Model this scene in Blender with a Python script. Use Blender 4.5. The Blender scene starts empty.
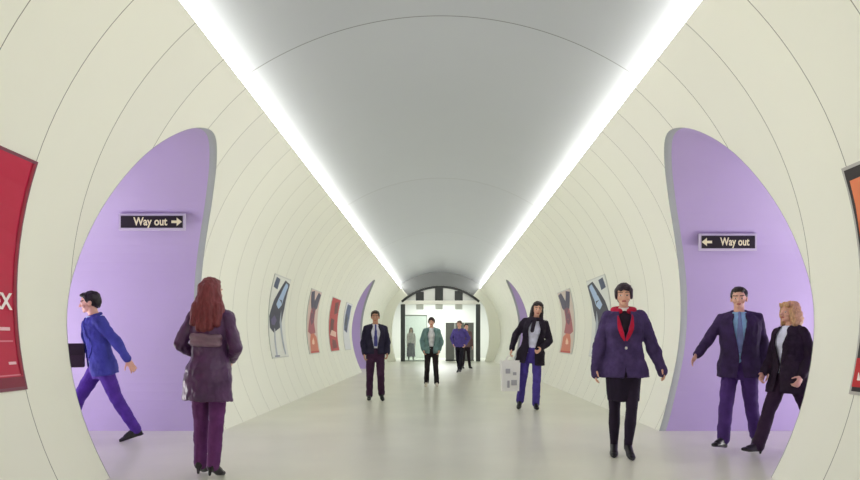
import bpy, bmesh, math, random
from mathutils import Vector, Matrix, noise
from mathutils.geometry import delaunay_2d_cdt

random.seed(7)
SC = bpy.context.scene
COL = SC.collection
PI = math.pi
R_ = math.radians

# ------------------------------------------------------------------ materials
def lin(c):
    out = []
    for v in c[:3]:
        v = v / 255.0
        out.append(v / 12.92 if v <= 0.04045 else ((v + 0.055) / 1.055) ** 2.4)
    return (*out, 1.0)

MATS = {}
def mat(name, rgb, rough=0.6, metal=0.0, var=0.0, scale=8.0, bump=0.0, bscale=60.0, spec=0.4, stretch=None):
    if name in MATS:
        return MATS[name]
    m = bpy.data.materials.new(name); m.use_nodes = True
    nt = m.node_tree; b = nt.nodes['Principled BSDF']
    b.inputs['Base Color'].default_value = lin(rgb)
    b.inputs['Roughness'].default_value = rough
    b.inputs['Metallic'].default_value = metal
    b.inputs['Specular IOR Level'].default_value = spec
    tc = nt.nodes.new('ShaderNodeTexCoord')
    src = tc.outputs['Object']
    if stretch:
        mp = nt.nodes.new('ShaderNodeMapping'); mp.inputs['Scale'].default_value = stretch
        nt.links.new(src, mp.inputs['Vector']); src = mp.outputs['Vector']
    if var > 0:
        n = nt.nodes.new('ShaderNodeTexNoise'); n.inputs['Scale'].default_value = scale; n.inputs['Detail'].default_value = 4
        r = nt.nodes.new('ShaderNodeValToRGB')
        c = lin(rgb)
        r.color_ramp.elements[0].position = 0.3; r.color_ramp.elements[1].position = 0.7
        r.color_ramp.elements[0].color = (*[v * (1 - var) for v in c[:3]], 1)
        r.color_ramp.elements[1].color = (*[min(1, v * (1 + var)) for v in c[:3]], 1)
        nt.links.new(src, n.inputs['Vector']); nt.links.new(n.outputs['Fac'], r.inputs['Fac'])
        nt.links.new(r.outputs['Color'], b.inputs['Base Color'])
    if bump > 0:
        n2 = nt.nodes.new('ShaderNodeTexNoise'); n2.inputs['Scale'].default_value = bscale; n2.inputs['Detail'].default_value = 3
        bp = nt.nodes.new('ShaderNodeBump'); bp.inputs['Strength'].default_value = bump; bp.inputs['Distance'].default_value = 0.01
        nt.links.new(src, n2.inputs['Vector']); nt.links.new(n2.outputs['Fac'], bp.inputs['Height'])
        nt.links.new(bp.outputs['Normal'], b.inputs['Normal'])
    MATS[name] = m
    return m

def emat(name, rgb, strength):
    m = bpy.data.materials.new(name); m.use_nodes = True
    nt = m.node_tree; b = nt.nodes['Principled BSDF']
    b.inputs['Base Color'].default_value = lin(rgb)
    b.inputs['Emission Color'].default_value = lin(rgb)
    b.inputs['Emission Strength'].default_value = strength
    return m

def math_node(nt, op, a, b=None, c=None):
    n = nt.nodes.new('ShaderNodeMath'); n.operation = op
    for i, v in enumerate((a, b, c)):
        if v is None: continue
        if isinstance(v, (int, float)): n.inputs[i].default_value = v
        else: nt.links.new(v, n.inputs[i])
    return n.outputs[0]

def panel_mat(name, rgb, seam_rgb, pitch, origin, half, rough, metal, var, spec=0.5):
    """cladding in rings along the tunnel axis: joint lines every `pitch` metres and a small tone change per ring"""
    m = bpy.data.materials.new(name); m.use_nodes = True
    nt = m.node_tree; b = nt.nodes['Principled BSDF']
    b.inputs['Roughness'].default_value = rough; b.inputs['Metallic'].default_value = metal
    b.inputs['Specular IOR Level'].default_value = spec
    tc = nt.nodes.new('ShaderNodeTexCoord'); sp = nt.nodes.new('ShaderNodeSeparateXYZ')
    nt.links.new(tc.outputs['Object'], sp.inputs[0])
    t = math_node(nt, 'DIVIDE', math_node(nt, 'SUBTRACT', sp.outputs['Y'], origin), pitch)
    fl = math_node(nt, 'FLOOR', t); fr = math_node(nt, 'FRACT', t)
    d = math_node(nt, 'MINIMUM', fr, math_node(nt, 'SUBTRACT', 1.0, fr))
    seam = math_node(nt, 'LESS_THAN', d, half / pitch)
    wn = nt.nodes.new('ShaderNodeTexWhiteNoise'); wn.noise_dimensions = '1D'
    nt.links.new(fl, wn.inputs['W'])
    ns = nt.nodes.new('ShaderNodeTexNoise'); ns.inputs['Scale'].default_value = 1.3; ns.inputs['Detail'].default_value = 2
    nt.links.new(tc.outputs['Object'], ns.inputs['Vector'])
    f = math_node(nt, 'ADD', math_node(nt, 'MULTIPLY', wn.outputs['Value'], 0.5), math_node(nt, 'MULTIPLY', ns.outputs['Fac'], 0.5))
    mx = nt.nodes.new('ShaderNodeMix'); mx.data_type = 'RGBA'
    c = lin(rgb)
    mx.inputs['A'].default_value = (*[v * (1 - var) for v in c[:3]], 1)
    mx.inputs['B'].default_value = (min(1, c[0] * (1 + var)), min(1, c[1] * (1 + var)), min(1, c[2] * (1 + var * 0.5)), 1)
    nt.links.new(f, mx.inputs['Factor'])
    m2 = nt.nodes.new('ShaderNodeMix'); m2.data_type = 'RGBA'
    m2.inputs['B'].default_value = lin(seam_rgb)
    nt.links.new(seam, m2.inputs['Factor']); nt.links.new(mx.outputs['Result'], m2.inputs['A'])
    nt.links.new(m2.outputs['Result'], b.inputs['Base Color'])
    return m

# ------------------------------------------------------------------ object helpers
def link(name, verts, faces, material, parent=None, smooth=False, mats=None, fmat=None):
    me = bpy.data.meshes.new(name)
    me.from_pydata([tuple(v) for v in verts], [], faces)
    bm = bmesh.new(); bm.from_mesh(me)
    bmesh.ops.recalc_face_normals(bm, faces=bm.faces)
    bm.to_mesh(me); bm.free()
    for m in (mats or [material]): me.materials.append(m)
    if fmat:
        for p, i in zip(me.polygons, fmat): p.material_index = i
    if smooth:
        for p in me.polygons: p.use_smooth = True
    o = bpy.data.objects.new(name, me); COL.objects.link(o)
    if parent: o.parent = parent
    return o

def empty(name, loc, rz=0.0):
    o = bpy.data.objects.new(name, None); COL.objects.link(o)
    o.empty_display_size = 0.2
    o.location = loc; o.rotation_euler = (0, 0, rz)
    return o

def tag(o, label, cat, group=None):
    o['label'] = label; o['category'] = cat
    if group: o['group'] = group
    return o

def struct(o):
    o['kind'] = 'structure'; return o

def box_vf(x0, x1, y0, y1, z0, z1):
    v = [(x0, y0, z0), (x1, y0, z0), (x1, y1, z0), (x0, y1, z0), (x0, y0, z1), (x1, y0, z1), (x1, y1, z1), (x0, y1, z1)]
    f = [(0, 3, 2, 1), (4, 5, 6, 7), (0, 1, 5, 4), (1, 2, 6, 5), (2, 3, 7, 6), (3, 0, 4, 7)]
    return v, f

def boxes(name, bl, material, parent=None, bevel=0.0):
    V, F = [], []
    for b in bl:
        v, f = box_vf(*b); n = len(V)
        V += v; F += [tuple(i + n for i in q) for q in f]
    o = link(name, V, F, material, parent)
    if bevel:
        md = o.modifiers.new('bevel', 'BEVEL'); md.width = bevel; md.segments = 2
    return o

def catmull(pts, n):
    out = []
    P = [pts[0]] + list(pts) + [pts[-1]]
    for i in range(1, len(P) - 2):
        p0, p1, p2, p3 = [Vector(q) for q in P[i - 1:i + 3]]
        for k in range(n):
            t = k / n
            out.append(0.5 * ((2 * p1) + (-p0 + p2) * t + (2 * p0 - 5 * p1 + 4 * p2 - p3) * t * t + (-p0 + 3 * p1 - 3 * p2 + p3) * t ** 3))
    out.append(Vector(pts[-1]))
    return out

def inside(p, poly):
    x, y = p; c = False; j = len(poly) - 1
    for i in range(len(poly)):
        xi, yi = poly[i][0], poly[i][1]; xj, yj = poly[j][0], poly[j][1]
        if (yi > y) != (yj > y) and x < (xj - xi) * (y - yi) / (yj - yi) + xi: c = not c
        j = i
    return c

def near_poly(p, poly, d):
    x, y = p
    return any((x - q[0]) ** 2 + (y - q[1]) ** 2 < d * d for q in poly)

def densify(poly, step):
    out = []
    for i in range(len(poly)):
        a, b = Vector(poly[i][:2]), Vector(poly[(i + 1) % len(poly)][:2])
        n = max(1, int((b - a).length / step + 0.999))
        out += [a + (b - a) * (k / n) for k in range(n)]
    return out

def fill(outline, holes, sx, sy):
    """triangulate an outline with holes and a regular grid of inner points"""
    loops = [outline] + holes
    pts, edges = [], []
    for L in loops:
        s = len(pts); pts += [Vector(q[:2]) for q in L]
        edges += [(s + i, s + (i + 1) % len(L)) for i in range(len(L))]
    bnd = list(pts)
    xs = [p[0] for p in outline]; ys = [p[1] for p in outline]
    nx = max(1, int((max(xs) - min(xs)) / sx)); ny = max(1, int((max(ys) - min(ys)) / sy))
    for i in range(1, nx):
        for j in range(1, ny):
            p = (min(xs) + (max(xs) - min(xs)) * i / nx, min(ys) + (max(ys) - min(ys)) * j / ny)
            if not inside(p, outline) or any(inside(p, h) for h in holes): continue
            if near_poly(p, bnd, min(sx, sy) * 0.45): continue
            pts.append(Vector(p))
    vs, es, fs, *_ = delaunay_2d_cdt(pts, edges, [], 0, 1e-5)
    keep = []
    for f in fs:
        c = sum((vs[i] for i in f), Vector((0, 0))) / len(f)
        if inside(c, outline) and not any(inside(c, h) for h in holes): keep.append(tuple(f))
    return vs, keep

# ------------------------------------------------------------------ the tunnel
RT, HC = 3.26, 1.545                     # radius of the wall cladding, height of the axis
RC = 3.46                                # radius of the ceiling panel
TH0, TH1, TH2 = math.asin(-HC / RT), R_(48.7), R_(49.3)
Y0, Y1 = -7.0, 35.5

def wall_x(h, r=RT): return math.sqrt(max(0.0, r * r - (h - HC) ** 2))
def surf(side, y, h, off=0.0):
    x = wall_x(h); n = Vector((x, 0, h - HC)).normalized()
    return Vector((side * (x - off * n.x), y, h - off * n.z))

PROFILE = [(5.64, 0), (5.63, .7), (5.67, 1.46), (5.82, 1.95), (6.08, 2.52), (6.42, 3.05), (6.78, 3.37), (7.13, 3.52), (7.45, 3.53),
           (7.82, 3.38), (8.16, 3.14), (8.45, 2.82), (8.68, 2.35), (8.8, 1.75), (8.82, 1.1), (8.76, .5), (8.53, 0)]
PROF = catmull(PROFILE, 5)
PASS_DY = [0.0, 18.2]

M_wall = panel_mat('cream_cladding', (236, 237, 226), (140, 140, 130), 0.745, 4.98, 0.0042, 0.42, 0.0, 0.035)
M_ceil = panel_mat('satin_ceiling_panel', (178, 182, 188), (128, 128, 128), 7.42, 7.38, 0.009, 0.42, 0.66, 0.03)
M_light = emat('cove_diffuser', (255, 252, 244), 21.0)
M_lining = mat('opening_lining', (160, 168, 160), 0.6)
M_purple = mat('lilac_enamel', (182, 166, 203), 0.5, var=0.04, scale=0.8)
M_white = mat('white_paint', (236, 236, 228), 0.5)
M_dark = mat('dark_frame', (46, 48, 50), 0.4)
M_grey = mat('grey_panel', (128, 130, 128), 0.45, var=0.08, scale=3)

def build_wall(side, name):
    t0, t1 = RT * TH0, RT * TH1
    out = []
    def hole(dy):
        return [(p[0] + dy, RT * math.asin((max(p[1], 0) - HC) / RT)) for p in PROF]
    # the openings reach the floor, so they are notches of the lower edge
    seq = [(Y0, t1), (Y0, t0)]
    for dy in PASS_DY: seq += hole(dy)
    seq += [(Y1, t0), (Y1, t1)]
    out = densify(seq, 0.2)
    vs, fs = fill(out, [], 0.3, 0.13)
    V = [Vector((side * RT * math.cos(v[1] / RT), v[0], HC + RT * math.sin(v[1] / RT))) for v in vs]
    return struct(link(name, V, fs, M_wall, smooth=True))
build_wall(-1, 'wall_left'); build_wall(1, 'wall_right')

# ceiling panel between the two light strips
def arc_grid(name, r, a0, a1, n, y0, y1, ny, material):
    V, F = [], []
    for j in range(ny + 1):
        for i in range(n + 1):
            a = a0 + (a1 - a0) * i / n
            q = r - .13 + .13 * (abs(a - PI / 2) / (PI / 2 - TH1)) ** 2
            V.append((q * math.cos(a), y0 + (y1 - y0) * j / ny, HC + q * math.sin(a)))
    for j in range(ny):
        for i in range(n):
            k = j * (n + 1) + i
            F.append((k, k + 1, k + n + 2, k + n + 1))
    return link(name, V, F, material, smooth=True)
struct(arc_grid('ceiling', RC, TH1 - .025, PI - TH1 + .025, 64, Y0, Y1 + 7, 20, M_ceil))

def strip(side, label):
    V, F = [], []
    prof = [(RT + .004, TH1), (RC - .012, TH2), (RC - .012, TH1 - .02), (RT + .004, TH1 - .02)]
    n = len(prof)
    for y in (Y0, Y1):
        for r, a in prof: V.append((side * r * math.cos(a), y, HC + r * math.sin(a)))
    F.append(tuple(range(n))); F.append(tuple(range(2 * n - 1, n - 1, -1)))
    fm = [1, 1]
    for i in range(n):
        F.append((i, (i + 1) % n, n + (i + 1) % n, n + i)); fm.append(0 if i == 0 else 1)
    o = link('strip_light', V, F, None, mats=[M_light, M_white], fmat=fm)
    tag(o, label, 'light', 'cove light strips')
strip(-1, 'long glowing white light strip along the left edge of the ceiling')
strip(1, 'long glowing white light strip along the right edge of the ceiling')

# floor
M_floor = mat('pale_terrazzo', (222, 222, 208), 0.3, var=0.05, scale=0.9, spec=0.45)
nt = M_floor.node_tree
struct(boxes('floor', [(-8.6, 8.6, Y0, Y1 + 7, -0.12, 0.0)], M_floor))
boxes('wall_front', [(-3.6, 3.6, Y0 - .1, Y0, 0, 5.2)], M_wall)['kind'] = 'structure'

# linings of the four cross-passage openings and the lilac passages behind them
k = 0
for side, sname in ((-1, 'left'), (1, 'right')):
    for dy in PASS_DY:
        k += 1
        prof = [(p[0] + dy, max(0.0, p[1])) for p in PROF]
        n = len(prof)
        cy = 7.1 + dy
        V, F = [], []
        for (y, h) in prof:
            x = wall_x(h)
            V.append((side * (x - .004), y, h)); V.append((side * (x + .085), y, h))
            V.append((side * (x + .085), y + (0.02 if y > cy else -0.02), h + (.02 if h > 2.5 else 0)))
        for i in range(n - 1):
            a, b = 3 * i, 3 * i + 3
            F += [(a, a + 1, b + 1, b), (a + 1, a + 2, b + 2, b + 1)]
        struct(link('trim_%d' % k, V, F, M_lining, smooth=True))
        V, F = [], []
        for (y, h) in prof:
            x = wall_x(h) + .085
            for q in range(7):
                V.append((side * (x + (8.0 - x) * q / 6), y, h))
        for i in range(n - 1):
            for q in range(6):
                a = i * 7 + q
                F.append((a, a + 1, a + 8, a + 7))
        F.append(tuple(i * 7 + 6 for i in range(n)))
        struct(link('wall_passage_%s_%d' % (sname, 1 + PASS_DY.index(dy)), V, F, M_purple, smooth=False))

# ------------------------------------------------------------------ far portal and hall
BZ = 3.27                                      # transom height
LR, LH = 3.2, .95                              # lunette arc
la0 = math.asin((BZ - LH) / LR)
_side = catmull([(2.42, 0), (2.6, .7), (2.66, 1.4), (2.6, 2.2), (2.43, 2.9), (LR * math.cos(la0), BZ)], 5)
_arc = [Vector((LR * math.cos(la0 + (PI - 2 * la0) * i / 36), LH + LR * math.sin(la0 + (PI - 2 * la0) * i / 36))) for i in range(1, 36)]
PORT = _side + _arc + [Vector((-q.x, q.y)) for q in reversed(_side)]
def portal_ring():
    V, F, fm = [], [], []
    n = len(PORT) - 1
    for yy in (Y1 - .02, Y1 + .25):
        for q in PORT:
            b = math.atan2(q.y - HC, q.x)
            V.append((q.x, yy, q.y)); V.append((3.5 * math.cos(b), yy, max(0, HC + 3.5 * math.sin(b))))
    m = 2 * (n + 1)
    for i in range(n):
        a = 2 * i
        F += [(a, a + 1, a + 3, a + 2), (m + a, m + a + 2, m + a + 3, m + a + 1), (a, a + 2, m + a + 2, m + a)]
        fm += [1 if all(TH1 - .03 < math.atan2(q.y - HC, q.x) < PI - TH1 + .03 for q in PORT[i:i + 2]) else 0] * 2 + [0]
    return struct(link('wall_back', V, F, None, mats=[M_wall, mat('bulkhead_shade', (112, 115, 116), .4, metal=.3)], fmat=fm))  # darker grey above the arch paints in the shade at the ceiling's end
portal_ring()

def loft_arc(name, r0, r1, h, y0, y1, amin, n, material, parent=None):
    V, F = [], []
    for i in range(n + 1):
        a = amin + (PI - 2 * amin) * i / n
        for (r, yy) in ((r0, y0), (r1, y0), (r1, y1), (r0, y1)):
            V.append((r * math.cos(a), yy, h + r * math.sin(a)))
    for i in range(n):
        for q in range(4):
            a = 4 * i + q; b = 4 * i + (q + 1) % 4
            F.append((a, b, b + 4, a + 4))
    F += [(0, 1, 2, 3), (4 * n + 3, 4 * n + 2, 4 * n + 1, 4 * n)]
    return link(name, V, F, material, parent)

port = empty('portal_screen', (0, Y1 + .06, 0))
tag(port, 'white arched portal screen with dark slots at far end of tunnel', 'portal')
loft_arc('arch_frame', LR - .13, LR - .004, LH, -.05, .14, la0 + .02, 40, M_dark, port)
seg = [((LR - .1) * math.cos(la0 + (PI - 2 * la0) * i / 40), LH + (LR - .1) * math.sin(la0 + (PI - 2 * la0) * i / 40)) for i in range(41)]
seg = [(x, z) for x, z in seg if z > BZ + .03]
V = [(x, .05, z) for x, z in seg] + [(x, .10, z) for x, z in seg]
n = len(seg)
F = [tuple(range(n)), tuple(range(2 * n - 1, n - 1, -1))] + [(i, (i + 1) % n, n + (i + 1) % n, n + i) for i in range(n)]
link('lunette_panel', V, F, mat('lunette_grey', (206, 208, 206), .5), port)
for x in (-1.13, -.08, 1.0):
    zt = LH + math.sqrt((LR - .12) ** 2 - x ** 2)
    boxes('window_slot', [(x - .22, x + .22, .03, .06, BZ + .05, zt)], M_dark, port)
boxes('transom', [(-2.14, 2.14, -.02, .2, BZ - .14, BZ + .06)], M_white, port, .01)
for s in (-1, 1):
    boxes('post', [(s * 2.06 - .12, s * 2.06 + .12, .0, .2, 0, BZ - .14)], mat('post_grey', (66, 70, 72), .4), port, .01)
for x in (-1.13, -.08, 1.0):
    boxes('hanger', [(x - .2, x + .2, .06, .14, BZ - .42, BZ - .14)], mat('pale_hanger', (190, 194, 188), .5), port, .01)
M_glass = bpy.data.materials.new('pale_green_glass'); M_glass.use_nodes = True
_b = M_glass.node_tree.nodes['Principled BSDF']
_b.inputs['Base Color'].default_value = lin((228, 240, 234)); _b.inputs['Roughness'].default_value = .12
_b.inputs['Transmission Weight'].default_value = .85; _b.inputs['IOR'].default_value = 1.05
gs = empty('glass_screen', (-1.35, Y1 + .35, 0))
tag(gs, 'pale green glass screen in the left half of the far portal', 'screen')
boxes('pane', [(-.58, .58, -.01, .01, .06, 2.5)], M_glass, gs)
boxes('rail', [(-.6, .6, -.03, .03, 0, .06)], M_lining, gs); boxes('rail', [(-.6, .6, -.03, .03, 2.5, 2.56)], M_lining, gs)
boxes('mullion', [(.58, .62, -.03, .03, 0, 2.56)], M_lining, gs)
gp = empty('partition_screen', (1.08, Y1 + 1.1, 0))
tag(gp, 'grey panelled partition in the right half of the far portal', 'screen')
for i in range(3):
    boxes('screen_panel', [(-.79 + i * .535, -.79 + i * .535 + .51, -.03, .03, .05, 2.15)], M_grey, gp, .01)
boxes('foot_rail', [(-.8, .8, -.05, .05, 0, .05)], M_dark, gp)
# hall behind the portal
HY = Y1 + 7
M_hall = mat('hall_white', (236, 238, 234), .5)
struct(boxes('wall_hall_back', [(-4, 4, HY, HY + .1, 0, 5)], M_hall))
struct(boxes('wall_hall_left', [(-4.1, -4, Y1 + .25, HY, 0, 5)], M_hall))
struct(boxes('wall_hall_right', [(4, 4.1, Y1 + .25, HY, 0, 5)], M_hall))

# ------------------------------------------------------------------ signs
def text_mesh(s, size, bold=0.0):
    cu = bpy.data.curves.new('t', 'FONT'); cu.body = s; cu.size = size; cu.offset = bold
    cu.align_x = 'CENTER'; cu.align_y = 'CENTER'; cu.resolution_u = 4
    o = bpy.data.objects.new('t', cu); COL.objects.link(o)
    bpy.context.view_layer.update()
    dg = bpy.context.evaluated_depsgraph_get()
    me = bpy.data.meshes.new_from_object(o.evaluated_get(dg))
    V = [v.co.copy() for v in me.vertices]; F = [tuple(p.vertices) for p in me.polygons]
    bpy.data.objects.remove(o); bpy.data.curves.remove(cu); bpy.data.meshes.remove(me)
    return V, F

M_signblack = mat('sign_black', (34, 30, 30), .4)
M_signedge = mat('sign_edge', (206, 200, 214), .4)
M_yellow = mat('sign_lettering', (240, 236, 190), .5)
def arrow_pts(d, x, s):
    p = [(-.5, -.13), (.02, -.13), (.02, -.42), (.55, 0), (.02, .42), (.02, .13), (-.5, .13)]
    return [(x + d * a * s, b * s) for a, b in p]
def wayout(xc, zc, w, h, y, d, label):
    o = empty('sign', (xc, y, zc))
    tag(o, label, 'sign', 'way out signs')
    boxes('border', [(-w / 2 - .03, w / 2 + .03, -.03, 0, -h / 2 - .03, h / 2 + .03)], M_signedge, o, .004)
    boxes('panel', [(-w / 2, w / 2, -.036, -.02, -h / 2, h / 2)], M_signblack, o)
    V, F = text_mesh('Way out', .145, .004)
    xs = [v.x for v in V]; sc = (w * .55) / (max(xs) - min(xs))
    cx = (w * .03 if d < 0 else -w * .02) + (w * .09 if d < 0 else 0)
    link('lettering', [(v.x * sc + cx, -.038, v.y) for v in V], F, M_yellow, o)
    A = arrow_pts(d, d * w * .40, .13)
    V = [(x, -.038, z) for x, z in A]
    link('arrow', V, [(0, 1, 5, 6), (2, 3, 4)], M_yellow, o)
    return o
wayout(-3.73, 2.72, .80, .155, 8.43, 1, 'black way out sign on lilac wall above the man in blue jacket')
wayout(3.78, 2.48, .70, .165, 8.57, -1, 'black way out sign on lilac wall above the couple in dark suits')

# ------------------------------------------------------------------ posters
PM = {}
def pm(rgb):
    if rgb not in PM: PM[rgb] = mat('print_%d_%d_%d' % rgb, rgb, .45)
    return PM[rgb]
def poster(side, ya, yb, h0, h1, base, shapes, label, texts=(), edge=(206, 208, 204), group='wall posters'):
    """curved poster on the cladding; u runs to the viewer's right facing the wall, v upwards"""
    yc, hm = (ya + yb) / 2, (h0 + h1) / 2
    org = surf(side, yc, h0); root = empty('poster', org)
    tag(root, label, 'poster', group)
    def P(u, v, off):
        uu = u if side < 0 else 1 - u
        return surf(side, ya + (yb - ya) * uu, h0 + (h1 - h0) * v, off) - org
    def patch(poly, off):
        d = densify(poly, .12)
        vs, fs = fill(d, [], .2, .1)
        return [P(v[0], v[1], off) for v in vs], fs
    # frame with depth: front, back and edge
    e = [(-.02, -.014), (1.02, -.014), (1.02, 1.014), (-.02, 1.014)]
    d = densify(e, .1); vs, fs = fill(d, [], .2, .1)
    m = len(vs); nb = len(d)
    V = [P(v[0], v[1], .014) for v in vs] + [P(v[0], v[1], .001) for v in vs[:nb]]
    F = list(fs) + [(i, (i + 1) % nb, m + (i + 1) % nb, m + i) for i in range(nb)]
    link('frame', V, F, pm(edge), root)
    V, F = patch([(0, 0), (1, 0), (1, 1), (0, 1)], .016)
    link('sheet', V, F, pm(base), root)
    V, F, fm, ms = [], [], [], []
    for kk, (rgb, poly) in enumerate(shapes):
        v, f = patch(poly, .0175 + .0008 * kk)
        n = len(V); V += v; F += [tuple(i + n for i in q) for q in f]
        if pm(rgb) not in ms: ms.append(pm(rgb))
        fm += [ms.index(pm(rgb))] * len(f)
    if V: link('artwork', V, F, None, root, mats=ms, fmat=fm)
    W = yb - ya; H = h1 - h0
    for (s, size, u, v, rgb) in texts:
        tv, tf = text_mesh(s, size, size * .03)
        link('lettering', [P(u + a.x / W, v + a.y / H, .026) for a in tv], tf, pm(rgb), root)
    return root

CRIM, DCRIM = (186, 14, 62), (126, 18, 52)
poster(-1, 3.74, 4.96, .84, 2.54, CRIM,
       [(DCRIM, [(0, 0), (1, 0), (1, .045), (0, .045)]), ((214, 120, 140), [(0, .05), (1, .05), (1, .056), (0, .056)]),
        ((214, 120, 140), [(0, .2), (.95, .2), (.95, .207), (0, .207)]),
        ((150, 12, 50), [(.975, .05), (1, .05), (1, 1), (.975, 1)]),
        ((236, 190, 200), [(.88, .1), (.95, .1), (.95, .112), (.88, .112)]), ((236, 190, 200), [(.82, .25), (.93, .25), (.93, .265), (.82, .265)])],
       'large crimson poster with white capital letters on near left wall', [('EX', .17, .865, .375, (244, 232, 232))], edge=(120, 60, 80))
poster(1, 3.80, 5.0, .80, 2.50, (40, 34, 38),
       [((226, 128, 84), [(.025, .62), (.6, .6), (.6, .96), (.03, .95)]), ((244, 190, 150), [(.14, .6), (.3, .58), (.3, .86), (.18, .88)]),
        ((58, 40, 52), [(.05, .22), (.5, .2), (.5, .5), (.05, .5)]), ((150, 110, 92), [(.12, .25), (.2, .25), (.2, .46), (.12, .48)]),
        ((190, 20, 30), [(0, .02), (1, .02), (1, .15), (0, .15)]), ((240, 232, 226), [(.04, .05), (.6, .05), (.6, .085), (.04, .085)])],
       'large dark poster with orange glow and red foot on near right wall', edge=(178, 176, 172))

def blue_art(f):
    u = (lambda a: a) if f > 0 else (lambda a: 1 - a)
    S = [((62, 74, 104), [(.05, .86), (.3, .84), (.34, .97), (.1, .985)]),
         ((38, 40, 66), [(.0, .5), (.2, .7), (.66, .98), (1, .95), (.9, .62), (.72, .38), (.25, .3), (.04, .36)]),
         ((166, 190, 222), [(.36, .66), (.74, .95), (.93, .93), (.70, .66), (.52, .6)]),
         ((84, 74, 120), [(.1, .46), (.3, .52), (.45, .46), (.3, .39), (.14, .4)]),
         ((176, 182, 196), [(.2, .02), (.3, .02), (.34, .34), (.28, .36)]),
         ((168, 176, 190), [(.78, .02), (.86, .02), (.7, .6), (.62, .44)]),
         ((120, 126, 150), [(.12, .0), (.42, .0), (.42, .018), (.12, .018)])]
    return [(c, [(u(a), b) for a, b in (q if f > 0 else q[::-1])]) for c, q in S]
def red_art(f):
    u = (lambda a: a) if f > 0 else (lambda a: 1 - a)
    S = [((58, 52, 84), [(.02, .96), (.3, .99), (.5, .84), (.7, .99), (.98, .96), (.86, .74), (.6, .66), (.3, .7)]),
         ((168, 80, 92), [(.08, .34), (.3, .72), (.72, .72), (.66, .5), (.8, .33), (.4, .28)]),
         ((112, 58, 84), [(.25, .56), (.42, .74), (.66, .72), (.6, .5), (.4, .44)]),
         ((206, 112, 84), [(.12, .02), (.9, .02), (.86, .26), (.6, .32), (.3, .3), (.2, .2)]),
         ((238, 196, 170), [(.34, .12), (.56, .1), (.62, .26), (.44, .28)]),
         ((190, 54, 44), [(.1, .0), (.9, .0), (.9, .03), (.1, .03)])]
    return [(c, [(u(a), b) for a, b in (q if f > 0 else q[::-1])]) for c, q in S]
poster(-1, 12.3, 13.56, .86, 2.43, (226, 228, 222), blue_art(1), 'white poster with dark blue diagonal figure, nearest small poster on left wall')
poster(-1, 15.8, 17.1, .86, 2.43, (214, 190, 182), red_art(1), 'narrow red and orange poster with dark purple top on left wall')
poster(-1, 18.9, 20.4, .86, 2.43, (186, 44, 52),
       [((96, 22, 34), [(.1, .3), (.5, .36), (.6, .6), (.2, .62)]), ((110, 30, 40), [(.5, .7), (.9, .74), (.8, .96), (.4, .92)]),
        ((232, 190, 178), [(.1, .3), (.8, .26), (.85, .36), (.3, .4)]), ((120, 26, 40), [(.2, .04), (.8, .06), (.7, .2), (.3, .22)])],
       'deep red poster between the orange one and far opening on left wall')
poster(-1, 21.7, 23.1, .86, 2.43, (222, 224, 230),
       [((70, 84, 130), [(.1, .42), (.6, .36), (.9, .7), (.85, .97), (.2, .98)]), ((34, 40, 74), [(.15, .44), (.5, .4), (.6, .7), (.3, .8)])],
       'pale poster with blue upper half beside the far left opening')
poster(1, 12.4, 13.9, .86, 2.43, (222, 226, 222), blue_art(-1), 'white poster with dark blue diagonal figure on right wall')
poster(1, 15.75, 17.35, .86, 2.43, (210, 196, 186), red_art(-1), 'narrow orange and brown poster with dark top on right wall')

# ------------------------------------------------------------------ people
def ellipsoid(V, F, M, rx, ry, rz, n=14):
    s = len(V)
    m = n // 2 + 1
    for i in range(1, m):
        ph = PI * i / m
        for j in range(n):
            th = 2 * PI * j / n
            V.append(M @ Vector((rx * math.sin(ph) * math.cos(th), ry * math.sin(ph) * math.sin(th), rz * math.cos(ph))))
    t = len(V); V.append(M @ Vector((0, 0, rz))); V.append(M @ Vector((0, 0, -rz)))
    for i in range(m - 2):
        for j in range(n):
            a = s + i * n + j; b = s + i * n + (j + 1) % n
            F.append((a, a + n, b + n, b))
    for j in range(n):
        F.append((t, s + j, s + (j + 1) % n))
        F.append((t + 1, s + (m - 2) * n + (j + 1) % n, s + (m - 2) * n + j))

def frame_z(d, hint=Vector((0, -1, 0))):
    d = d.normalized()
    x = hint.cross(d)
    if x.length < 1e-4: x = Vector((1, 0, 0)).cross(d)
    x.normalize(); y = d.cross(x)
    return Matrix((x, y, d)).transposed()

def capsule(V, F, p, q, r1, r2, flat=1.0, hint=Vector((0, -1, 0)), n=14):
    """tapered limb segment with round ends"""
    d = q - p; L = d.length
    B = frame_z(d, hint)
    rings = []
    k = 4
    for i in range(k, 0, -1):
        a = PI / 2 * i / k; a = min(a, PI / 2 * .97); rings.append((-r1 * math.sin(a), r1 * math.cos(a)))
    for i in range(5): rings.append((L * i / 4, r1 + (r2 - r1) * i / 4))
    for i in range(1, k + 1):
        a = min(PI / 2 * i / k, PI / 2 * .97); rings.append((L + r2 * math.sin(a), r2 * math.cos(a)))
    loft(V, F, [(p + B @ Vector((0, 0, z)), r, r * flat, B) for z, r in rings], n)

def loft(V, F, rings, n=20, pw=2.0):
    s = len(V)
    for (c, rx, ry, B) in rings:
        for j in range(n):
            th = 2 * PI * j / n
            cx, sy = math.cos(th), math.sin(th)
            if pw != 2.0:
                cx = math.copysign(abs(cx) ** (2 / pw), cx); sy = math.copysign(abs(sy) ** (2 / pw), sy)
            V.append(c + B @ Vector((rx * cx, ry * sy, 0)))
    m = len(rings)
    for i in range(m - 1):
        for j in range(n):
            a = s + i * n + j; b = s + i * n + (j + 1) % n
            F.append((a, b, b + n, a + n))
    F.append(tuple(s + j for j in range(n - 1, -1, -1)))
    F.append(tuple(s + (m - 1) * n + j for j in range(n)))

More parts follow.
